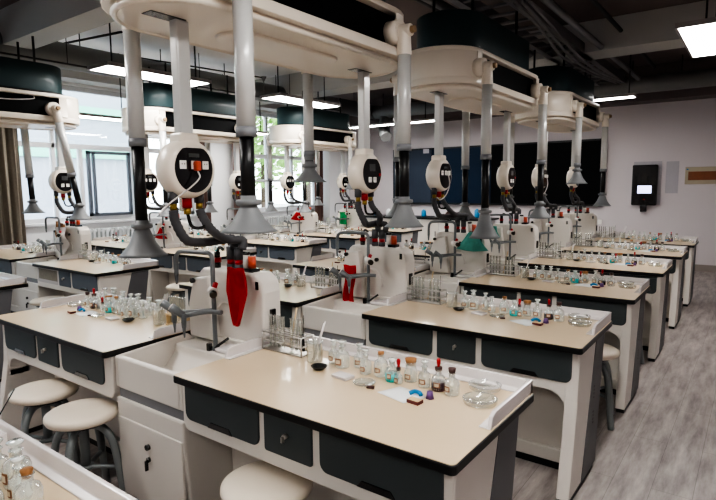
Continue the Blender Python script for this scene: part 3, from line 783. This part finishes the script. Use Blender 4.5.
# ------------------------------------------------------------------ back wall
def back_wall():
    b = thing('blackboard', 'wide sliding blackboard, navy in the middle and black at right', 'blackboard', (0, YF, 0))
    mb(M['black']).box(-7.2, -2.42, -.09, -.002, 1.13, 2.42).build('frame', b, bevel=.01)
    for (x0, x1, m) in ((-7.17, -6.15, 'slate'), (-6.13, -4.7, 'navy'), (-4.68, -3.55, 'dark'), (-3.53, -2.47, 'dark')):
        mb(M[m]).box(x0, x1, -.11, -.09, 1.17, 2.38).build('board_panel', b)
    d = thing('wall_terminal', 'black wall-mounted terminal with a small lit screen', 'terminal', (-1.72, YF, 0))
    mb(M['notice']).box(-.21, .25, -.02, -.002, 1.17, 1.96).build('back_plate', d)
    mb(M['blackp']).box(-.22, .2, -.09, -.02, 1.16, 1.90).build('case', d, bevel=.02)
    mb(M['led']).box(-.12, .11, -.093, -.089, 1.38, 1.52).build('lit_screen', d)
    mb(M['redp']).box(-.02, .01, -.093, -.089, 1.26, 1.28).build('indicator', d)
    mb(M['blackp']).box(-.06, .04, -.10, -.0, 1.04, 1.16).build('bracket', d, bevel=.01)
    tag(mb(M['notice']).box(-1.40, -1.20, YF-.008, YF-.002, 1.38, 1.95).build('paper_notice'), 'narrow grey paper notice right of the black wall terminal', 'notice')
    s = thing('wall_plaque', 'brown wooden plaque in a pale gold frame at the right edge', 'plaque', (-1.1, YF, 0))
    mb(M['gold']).box(-.0, 1.5, -.03, -.002, 1.54, 1.84).build('frame', s, bevel=.006)
    mb(M['woodb']).box(.05, 1.45, -.034, -.028, 1.61, 1.76).build('wood_face', s)
    mb(M['bluep']).box(.02, .05, -.034, -.029, 1.79, 1.81).build('corner_mark', s)
    tag(mb(M['socket']).box(-2.55, -2.45, YF-.02, YF-.002, .78, .87).build('wall_switch', bevel=.004), 'small white wall switch under the right end of the blackboard', 'switch')
    tag(mb(M['notice']).box(-6.35, -6.2, YF-.118, YF-.1102, 2.3, 2.4).build('notice_tag'), 'small pale tag stuck at the top edge of the navy board', 'tag')
    t = thing('teacher_bench', 'long white demonstration bench with black top before the blackboard', 'bench', (0, 0, 0))
    mb(M['wallw2']).box(-7.3, -4.3, 10.0, 10.55, .05, .86).build('cabinet', t, bevel=.005)
    mb(M['black']).box(-7.35, -4.25, 9.96, 10.6, .86, .9).build('worktop', t, bevel=.004)
    for i in range(6):
        dd = mb(M['white']).box(-7.28+i*.5, -6.81+i*.5, 9.985, 10.0, .1, .83).build('door', t, bevel=.003)
        mb(M['sash']).box(-7.28+i*.5+.4, -7.28+i*.5+.41, 9.97, 9.985, .5, .62).build('handle', dd)
    mb(M['black']).box(-7.28, -4.32, 10.03, 10.5, 0, .05).build('plinth', t)
    for i in range(9):
        x = -7.0+.3*i
        tag(mb(M[('bluep', 'paper', 'stop', 'glass')[i % 4]]).lathe([(0, 0), (.05, 0), (.055, .03), (.05, .09+.03*(i % 3)), (.02, .12+.03*(i % 3)), (0, .13+.03*(i % 3))], (x, 10.2+.05*(i % 3), .9), 14).build('jar'),
            ['small blue jar', 'small white jar', 'small dark jar', 'small clear jar'][i % 4]+' standing on the demonstration bench', 'jar', 'jars on the demonstration bench')
    p = struct(mb(M['wallw']).box(XW, XW+.35, 10.5, YF, 0, ZC).build('wall_pier'))
back_wall()

# ------------------------------------------------------------------ window side
def window_side():
    def curtain(name, label, mt, y0, y1, z0, z1, n, x=XW+.2, amp=.05):
        def fn(u, v):
            t = u*n*2*PI
            return Vector((x+amp*math.sin(t)+.015*math.sin(t*2.3+v*3), y0+(y1-y0)*u, z0+(z1-z0)*v))
        o = mb(mt).grid(fn, n*12, 8).build(name); tag(o, label, 'curtain'); return o
    curtain('curtain', 'grey beige pleated curtain at the left edge of the photo', M['curtain'], 2.6, 3.56, .08, 3.15, 8)
    curtain('curtain', 'narrow gathered brown curtain before the window pier', M['curtainb'], 7.55, 7.95, .5, 3.1, 4)
    curtain('curtain', 'narrow brown curtain at the near side of the pier, left of the other', M['curtainb'], 6.75, 6.98, .5, 3.1, 2)
    curtain('curtain', 'bunched brown curtain at the far end of the tree window', M['curtainb'], 10.1, 10.42, .5, 3.1, 3)
    for k, (a, c) in enumerate(((4.0, 6.6), (8.2, 10.2))):
        r = thing('radiator', ('white finned radiator under the open window', 'white finned radiator under the tree window')[k], 'radiator', (XW+.1, a, 0))
        q = mb(M['radi']); y = 0
        while y < c-a: q.box(-.03, .05, y, y+.045, .28, .9); y += .075
        q.box(-.02, .03, 0, c-a, .3, .34).box(-.02, .03, 0, c-a, .84, .88); q.build('fins', r, bevel=.008, seg=1)
        f = mb(M['radi']).box(-.02, .04, .1, .14, 0, .3).box(-.02, .04, c-a-.14, c-a-.1, 0, .3); f.build('feet', r)
window_side()

# ------------------------------------------------------------------ stools
def make_stool():
    r = thing('lab_stool', 'x', 'stool')
    mb(M['seat']).lathe([(0, .445), (.14, .445), (.162, .452), (.168, .465), (.166, .478), (.15, .488), (.09, .492), (0, .493)], n=40).build('seat', r)
    mb(M['blackp']).lathe([(0, .43), (.12, .43), (.13, .444), (0, .444)], n=30).build('seat_plate', r)
    mb(M['legm']).frustum((0, 0, .2), (0, 0, .43), .022).frustum((0, 0, .19), (0, 0, .21), .035).build('spindle', r)
    for i in range(4):
        a = PI/4+PI/2*i; c, s = math.cos(a), math.sin(a)
        mb(M['legm']).tube([(.02*c, .02*s, .41), (.08*c, .08*s, .405), (.125*c, .125*s, .36), (.15*c, .15*s, .28), (.17*c, .17*s, .14), (.19*c, .19*s, .005)], .019, 8, 5).build('leg', r)
    q = mb(M['legm'])
    for i in range(2):
        a = PI/4+PI/2*i; c, s = math.cos(a), math.sin(a); q.tube([(-.165*c, -.165*s, .2), (.165*c, .165*s, .2)], .011, 8, 1)
    q.build('cross_brace', r)
    return r
st0 = make_stool()
for (x, y, lab) in ((-3.05, 1.27, 'round white stool farther left in front of the left front bench'),
                    (-2.585, 1.24, 'round white stool beside the sink cabinet with the lock'),
                    (-1.39, 1.31, 'round white stool cut by the bottom edge under the big front bench'),
                    (-.83, 3.70, 'white stool seen past the end of the second aisle bench'),
                    (-1.5, 3.78, 'white stool hidden behind the second aisle bench'),
                    (-1.35, 2.45, 'white stool between the first and second aisle benches'),
                    (-.92, 5.08, 'white stool behind the third aisle bench'),
                    (-5.55, 2.42, 'white stool under the niche bench in the window row'),
                    (-5.1, 3.62, 'white stool in front of the third window-row bench'),
                    (-3.0, 2.45, 'white stool behind the left front bench')):
    place(st0, (x, y, 0), lab, 'round lab stools', rz=(x*7) % 1.5)

# ------------------------------------------------------------------ bench-top glassware
def label_patch(parent, r, z, w=.024, h=.02, big=False):
    """small framed label curved on the bottle, facing -Y"""
    if big: w, h = .032, .028
    n = 6
    for (m_, ww, hh, rr, nm) in ((M['labm'], w, h, r+.0008, 'label'), (M['labi'], w*.66, h*.6, r+.0014, 'label_text')):
        def fn(u, v):
            a = -PI/2+(u-.5)*ww/r; return Vector((rr*math.cos(a), rr*math.sin(a), z+(v-.5)*hh))
        o = mb(m_).grid(fn, n, 1).build(nm, parent)
        if nm == 'label': parent = o
def bottle(kind):
    names = dict(glass='reagent_bottle', big='wide_reagent_bottle', cork='corked_bottle', teal='teal_bottle', red='dropper_bottle', wide='wide_corked_jar', purple='purple_dropper_bottle', brown='brown_stoppered_bottle')
    r = thing(names[kind], 'x', 'bottle')
    R, h = dict(glass=(.025, .058), big=(.032, .07), cork=(.030, .068), teal=(.028, .055), red=(.017, .035), wide=(.027, .055), purple=(.027, .058), brown=(.028, .062))[kind]
    nr = R*.42 if kind != 'wide' else R*.78
    top = h+.024
    mb(M['glass']).lathe([(0, .001), (R*.93, .001), (R, .006), (R, h*.72), (R*.86, h*.92), (nr, h+.004), (nr, top-.004), (nr+.003, top-.002), (nr+.003, top), (nr*.7, top)], n=20).build('glass_body', r)
    liq = dict(teal='tealq', purple='purple').get(kind)
    if liq: mb(M[liq]).lathe([(0, .0005), (R*.95, .0005), (R*1.01, .006), (R*1.01, h*.6), (0, h*.6)], n=18).build('liquid', r)
    s = None
    if kind in ('glass', 'big'):
        s = mb(M['stopg']).lathe([(0, top-.012), (nr*.8, top-.012), (nr*.95, top+.002), (nr*.5, top+.006), (nr*1.5, top+.018), (nr*1.45, top+.022), (0, top+.023)], n=14).build('glass_stopper', r)
    elif kind == 'cork': mb(M['cork']).lathe([(0, top-.01), (nr*.8, top-.01), (nr*1.1, top+.01), (0, top+.011)], n=14).build('cork_stopper', r)
    elif kind == 'wide': mb(M['cork']).lathe([(0, top-.01), (nr*.9, top-.01), (nr*1.12, top+.014), (0, top+.015)], n=18).build('cork_stopper', r)
    elif kind in ('red', 'purple'):
        z = top
        mb(M['stop']).lathe([(0, z-.006), (nr*1.2, z-.006), (nr*1.3, z+.008), (0, z+.009)], n=14).build('screw_cap', r)
        mb(M['redp']).lathe([(0, z+.008), (.0065, z+.009), (.005, z+.014), (.0078, z+.022), (.0082, z+.034), (.005, z+.041), (0, z+.042)], n=14).build('rubber_bulb', r)
    elif kind == 'brown': mb(M['stop']).lathe([(0, top-.006), (nr*.8, top-.006), (nr*1.1, top+.002), (nr*1.25, top+.016), (0, top+.018)], n=14).build('stopper', r)
    elif kind == 'teal': mb(M['stopg']).lathe([(0, top-.01), (nr*.8, top-.01), (nr*1.4, top+.012), (0, top+.014)], n=14).build('glass_stopper', r)
    label_patch(r, R, h*.45, big=kind == 'big', w=.02 if kind in ('red', 'teal') else .025)
    return r
BP = {k: bottle(k) for k in ('glass', 'big', 'cork', 'teal', 'red', 'wide', 'purple', 'brown')}
def make_rack():
    r = thing('wire_test_tube_rack', 'x', 'rack')
    q = mb(M['steel']); L, D = .25, .085
    for z in (.005, .045, .088):
        for y in (0, D): q.tube([(0, y, z), (L, y, z)], .0032, 6, 1)
        for x in (0, L): q.tube([(x, 0, z), (x, D, z)], .0032, 6, 1)
        if z > .01:
            for i in range(1, 9): q.tube([(i*L/9, 0, z), (i*L/9, D, z)], .0013, 5, 1)
            q.tube([(0, D/3, z), (L, D/3, z)], .0013, 5, 1); q.tube([(0, D*2/3, z), (L, D*2/3, z)], .0013, 5, 1)
    for x in (0, L):
        for y in (0, D): q.tube([(x, y, 0), (x, y, .09)], .0036, 6, 1)
    q.build('wire_frame', r)
    mb(M['steel']).box(0, L, -.001, D+.001, .0, .004).build('base_tray', r)
    return r
def make_wood_rack():
    r = thing('wooden_test_tube_rack', 'x', 'rack'); L = .17
    mb(M['wood']).box(0, L, 0, .05, 0, .012).build('base_board', r, bevel=.002)
    mb(M['wood']).box(0, L, 0, .05, .062, .072).build('upper_board', r, bevel=.002)
    for x in (0, L-.01): mb(M['wood']).box(x, x+.01, .005, .045, .012, .062).build('side_post', r)
    q = mb(M['wood'])
    for i in range(8): q.frustum((.016+i*.0198, .008, .07), (.016+i*.0198, .008, .098), .0032, n=8)
    q.build('drying_peg', r)
    return r
def tube_mesh():
    o = mb(M['thin']).lathe([(0, 0), (.005, .002), (.008, .008), (.0082, .15), (.0098, .153), (.0098, .155), (.0074, .153), (.0074, .01), (0, .003)], n=12).build('test_tube')
    o['label'] = 'x'; o['category'] = 'test tube'; return o
def beaker_mesh():
    o = mb(M['thin']).lathe([(0, .001), (.032, .001), (.036, .006), (.036, .088), (.040, .092), (.037, .091), (.034, .086), (.034, .006), (0, .005)], n=24).build('glass_beaker')
    o['label'] = 'x'; o['category'] = 'beaker'; return o
def single(o, cat): o['label'] = 'x'; o['category'] = cat; return o
P = dict(rack=make_rack(), wrack=make_wood_rack(), tube=tube_mesh(), beaker=beaker_mesh())
P['rod'] = single(mb(M['lip']).frustum((0, 0, .002), (.055, .018, .17), .0028, n=8).build('glass_rod'), 'rod')
P['dish'] = single(mb(M['blackp']).lathe([(0, .001), (.022, .001), (.034, .012), (.036, .016), (.033, .016), (.022, .006), (0, .006)], n=24).build('black_dish'), 'dish')
P['plate'] = single(mb(M['lip']).prism(rrect(0, .085, 0, .055, .006), 'z', 0.0005, .012).build('spot_plate', bevel=.002), 'spot plate')
P['watch'] = single(mb(M['thin']).lathe([(0, .001), (.02, .001), (.042, .008), (.045, .0125), (.042, .011), (.02, .004), (0, .003)], n=28).build('watch_glass'), 'watch glass')
P['paper'] = single(mb(M['paper']).grid(lambda u, v: Vector((u*.14+.03*v, v*.10-.02*u, .0015+.004*math.sin(u*3)*v)), 6, 4).build('filter_paper'), 'paper')
P['paper'].modifiers.new('solid', 'SOLIDIFY').thickness = .001
P['cap'] = single(mb(M['bluep']).tube([(0, 0, .008), (.015, .012, .016), (.035, .014, .014), (.045, .008, .008)], .008, 10, 4).build('blue_rubber_teat'), 'rubber teat')
P['match'] = single(mb(M['maroon']).box(0, .05, 0, .034, .0005, .013).use(M['wood']).box(.002, .048, .002, .032, .013, .0135).build('matchbox', bevel=.001), 'matchbox')
P['pur'] = single(mb(M['purplep']).lathe([(0, 0), (.017, 0), (.012, .026), (0, .027)], n=6).build('purple_stopper'), 'stopper')
P['clip'] = single(mb(M['stop']).box(0, .03, 0, .018, .0005, .009).build('dark_clip', bevel=.002), 'clip')
P['petri'] = single(mb(M['thin']).lathe([(0, .001), (.058, .001), (.06, .004), (.06, .016), (.062, .017), (.058, .016), (.057, .004), (0, .003)], n=36).build('petri_dish'), 'petri dish')
P['brush'] = single(mb(M['blackp']).frustum((0, 0, .01), (0, 0, .09), .008, .005, n=8).frustum((0, 0, .09), (.004, 0, .18), .002, n=6).build('test_tube_brush'), 'brush')
P['wrod'] = single(mb(M['wood']).frustum((0, 0, .01), (.03, .02, .2), .004, n=8).build('wooden_holder'), 'tube holder')
BL = dict(glass='clear brown-labelled bottle', big='larger bottle with wide brown label', cork='rounded clear corked bottle',
          teal='bottle of teal liquid', red='tiny dropper bottle with red bulb', wide='wide clear jar with a broad brown cork', purple='dark purple dropper bottle with red bulb',
          brown='clear bottle with dark brown stopper')
FULL = [('glass', .459, .507), ('big', .525, .482), ('glass', .585, .525), ('glass', .655, .472), ('cork', .722, .487), ('teal', .788, .468), ('red', .826, .455), ('wide', .852, .505),
        ('glass', .927, .482), ('purple', .986, .484), ('brown', 1.05, .469)]
HZ = H+.0005
rng = random.Random(11)
def put(key, loc, label, group, rz=0, sc=None):
    src = BP[key] if key in BP else P[key]
    loc = (loc[0], loc[1], loc[2]+.0006)
    return place(src, loc, label, group, rz, sc)
PN = dict(A=['cropped corner bench', 'big front bench', 'second aisle bench', 'third aisle bench', 'fourth aisle bench', 'fifth aisle bench', 'farthest aisle bench'],
          B=['', 'left front bench', 'second inner bench', 'third inner bench', 'fourth inner bench', 'fifth inner bench', 'farthest inner bench'],
          C=['', 'left-edge dark bench', 'niche bench', 'third window-row bench', 'fourth window-row bench', 'fifth window-row bench', 'farthest window-row bench'],
          D=['', '', 'curtain-side bench', 'third wall-side bench', 'fourth wall-side bench', 'fifth wall-side bench', 'farthest wall-side bench'])
def dress(side, x, y, k):
    ph = PN[side][k]
    if (side, k) == ('A', 0) or (side, k) == ('C', 1): return
    mirror = side in 'BD'
    rich = side == 'A' or (side == 'B' and k <= 2)
    X = (lambda u: x+TW-u) if mirror else (lambda u: x+u)
    j = lambda a: rng.uniform(-a, a)
    first = (side, k) == ('A', 1)
    # rack with tubes
    wood = (side == 'B' and k == 1)
    if wood: rk, rl, L, pit, ny = 'wrack', 'wooden test tube rack with pegs on the %s' % ph, .17, .0198, .03
    else: rk, rl, L, pit, ny = 'rack', 'metal wire test tube rack by the sink end of the %s' % ph, .25, .0278, .0425
    rx = X(.03+(L if mirror else 0))+(0 if not first else -.0); ry = y+.475
    if not mirror: rx = x+.045
    put(rk, (rx, ry, HZ), rl, 'test tube racks')
    nt = 7 if rich else 4
    for i in range(nt):
        if wood: px = rx+.02+i*.0198; py = ry+.028; pz = HZ+.013
        else: px = rx+.014+pit*(i+ (1 if i > 3 else 0)); py = ry+.0425+(.028 if i % 2 else -.028)*0+.0; pz = HZ+.007
        py = ry+(.028 if wood else .0425)
        put('tube', (px, py, pz), 'empty glass test tube standing in the rack on the %s' % ph, 'test tubes on the '+ph)
    if not wood:
        put('brush', (rx+.014+.0278*8-.012, ry+.0425, HZ+.006), 'thin black test tube brush in the rack on the %s' % ph, 'tube brushes')
        if rich and k < 4: put('wrod', (rx+.014+.0278*4, ry+.058, HZ+.004), 'slanting wooden tube holder in the rack on the %s' % ph, 'wooden tube holders')
    bx = .38 if not wood else .25
    put('beaker', (X(bx), y+.47, HZ), 'clear glass beaker between the rack and the bottles on the %s' % ph, 'glass beakers')
    for i in range(2 if rich else 1): put('rod', (X(bx)-.01+.012*i, y+.465, HZ+.006), 'white glass rod leaning in the beaker on the %s' % ph, 'glass rods on the '+ph, rz=i*.9)
    lst = FULL if rich else [FULL[i] for i in (0, 1, 3, 4, 5, 7, 9, 10)]
    n = 0
    cnt = {}
    for kd, u, v in lst:
        cnt[kd] = cnt.get(kd, 0)+1
    seen = {}
    for kd, u, v in lst:
        seen[kd] = seen.get(kd, 0)+1
        lab = BL[kd]
        if cnt[kd] > 1: lab += ', ' + ['first', 'second', 'third', 'fourth'][seen[kd]-1] + ' from the rack,'
        lab += ' on the ' + ph
        ju, jv = (0, 0) if first else (j(.008), j(.01))
        put(kd, (X(u)+ju, y+v+jv, HZ), lab, 'reagent bottles on the '+ph, rz=j(.35), sc=1.0 if first else rng.uniform(.95, 1.08))
    if (side, k) == ('B', 1):
        for q, (u, v) in enumerate(((.34, .53), (.50, .57), (.56, .45), (.62, .57), (.70, .57), (.79, .57), (.90, .57), (.99, .56))):
            put('glass' if q % 3 else 'big', (X(u), y+v, HZ), 'clear bottle in the crowded back line of the left front bench', 'back-line bottles on the left front bench', sc=rng.uniform(.95, 1.15))
    put('dish', (X(.46), y+.405+(0 if first else j(.01)), HZ), 'shallow black dish on the %s' % ph, 'black dishes')
    put('plate', (X(.60)-.04, y+.36, HZ), 'white spot plate on the %s' % ph, 'white spot plates', rz=-.12)
    if rich or k % 2:
        put('watch', (X(.725), y+.365, HZ), 'clear watch glass on the %s' % ph, 'watch glasses')
        put('paper', (X(.88)-.07, y+.33, HZ), 'sheet of white filter paper on the %s' % ph, 'filter papers', rz=-.1+(0 if first else j(.3)))
        put('match', (X(.97)-.02, y+.31, HZ), 'small maroon matchbox on the %s' % ph, 'matchboxes', rz=-.1)
        put('petri', (X(1.13), y+.585, HZ+.006), 'flat clear petri dish near the lip on the %s' % ph, 'petri dishes')
    if rich:
        put('clip', (X(.775)-.02, y+.335, HZ), 'small dark clip left of the filter paper on the %s' % ph, 'dark clips', rz=.4)
        put('cap', (X(.945)-.02, y+.372, HZ), 'bright blue rubber teat on the %s' % ph, 'blue teats')
        put('pur', (X(1.0), y+.392, HZ), 'small purple stopper on the %s' % ph, 'purple stoppers')
        put('petri', (X(1.165), y+.46, HZ), 'second clear petri dish nearer the front edge on the %s' % ph, 'petri dishes')
for side, x, y, k, ph in benches: dress(side, x, y, k)
# near corner bench: white box with a dropper and a few bottles
yy = Y0-PITCH+.03
bxo = thing('dropper_box', 'small white box with a thin dropper at the left edge of the corner bench', 'box', (-1.745, yy+.575, HZ+.0006))
CB = ((-1.645, .555, 'glass', 'clear stoppered bottle nearest the white box on the corner bench'), (-1.565, .57, 'big', 'large clear labelled bottle by the lip of the corner bench'),
      (-1.57, .50, 'glass', 'clear bottle at the left edge of the photo on the corner bench'), (-1.49, .545, 'glass', 'round clear bottle left of the corked bottle on the corner bench'),
      (-1.415, .535, 'cork', 'corked clear bottle at the bottom edge on the corner bench'), (-1.47, .475, 'glass', 'clear bottle cut by the bottom edge on the corner bench'))
mb(M['lip']).box(-.04, .04, -.03, .035, 0, .075).build('box_body', bxo, bevel=.004)
mb(M['blackp']).frustum((0, 0, .07), (.02, .07, .19), .002, n=6).build('dropper', bxo)
for (x_, y_, kd, lab) in CB:
    put(kd, (x_+.045, y_-.018, HZ), lab, 'bottles on the corner bench', sc=1.05)

# ------------------------------------------------------------------ light
w = bpy.data.worlds.new('World'); bpy.context.scene.world = w; w.use_nodes = True
nt = w.node_tree; bg = nt.nodes['Background']
bg.inputs['Color'].default_value = (.86, .93, 1, 1); bg.inputs['Strength'].default_value = 4.5
def area(name, loc, rot, sx, sy, e, col=(1, 1, 1)):
    l = bpy.data.lights.new(name, 'AREA'); l.shape = 'RECTANGLE'; l.size = sx; l.size_y = sy; l.energy = e; l.color = col
    o = bpy.data.objects.new(name, l); C.objects.link(o); o.location = loc; o.rotation_euler = rot; return o
sun = bpy.data.lights.new('sun', 'SUN'); sun.energy = 1.0; sun.angle = .3; so = bpy.data.objects.new('sun', sun); C.objects.link(so); so.rotation_euler = (math.radians(20), math.radians(-55), 0)

# ------------------------------------------------------------------ camera
f_px, yaw, pitch, roll = 544.027, math.radians(36.42), math.radians(6.636), math.radians(-.533)
cd = bpy.data.cameras.new('camera'); cam = bpy.data.objects.new('camera', cd); C.objects.link(cam)
F = Vector((-math.sin(yaw)*math.cos(pitch), math.cos(yaw)*math.cos(pitch), -math.sin(pitch)))
Rt = Vector((math.cos(yaw), math.sin(yaw), 0)); U = Rt.cross(F)
R2 = Rt*math.cos(roll)+U*math.sin(roll); U2 = U*math.cos(roll)-Rt*math.sin(roll)
m = Matrix((R2, U2, -F)).transposed().to_4x4(); m.translation = Vector((0, 0, 1.55)); cam.matrix_world = m
cd.sensor_width = 36; cd.lens = 36*f_px/716; cd.clip_start = .02; cd.clip_end = 200
sc = bpy.context.scene; sc.camera = cam
sc.view_settings.view_transform = 'AgX'; sc.view_settings.look = 'AgX - High Contrast'; sc.view_settings.exposure = 1.15
sc.cycles.max_bounces = 8; sc.cycles.transparent_max_bounces = 24; sc.cycles.use_denoising = True
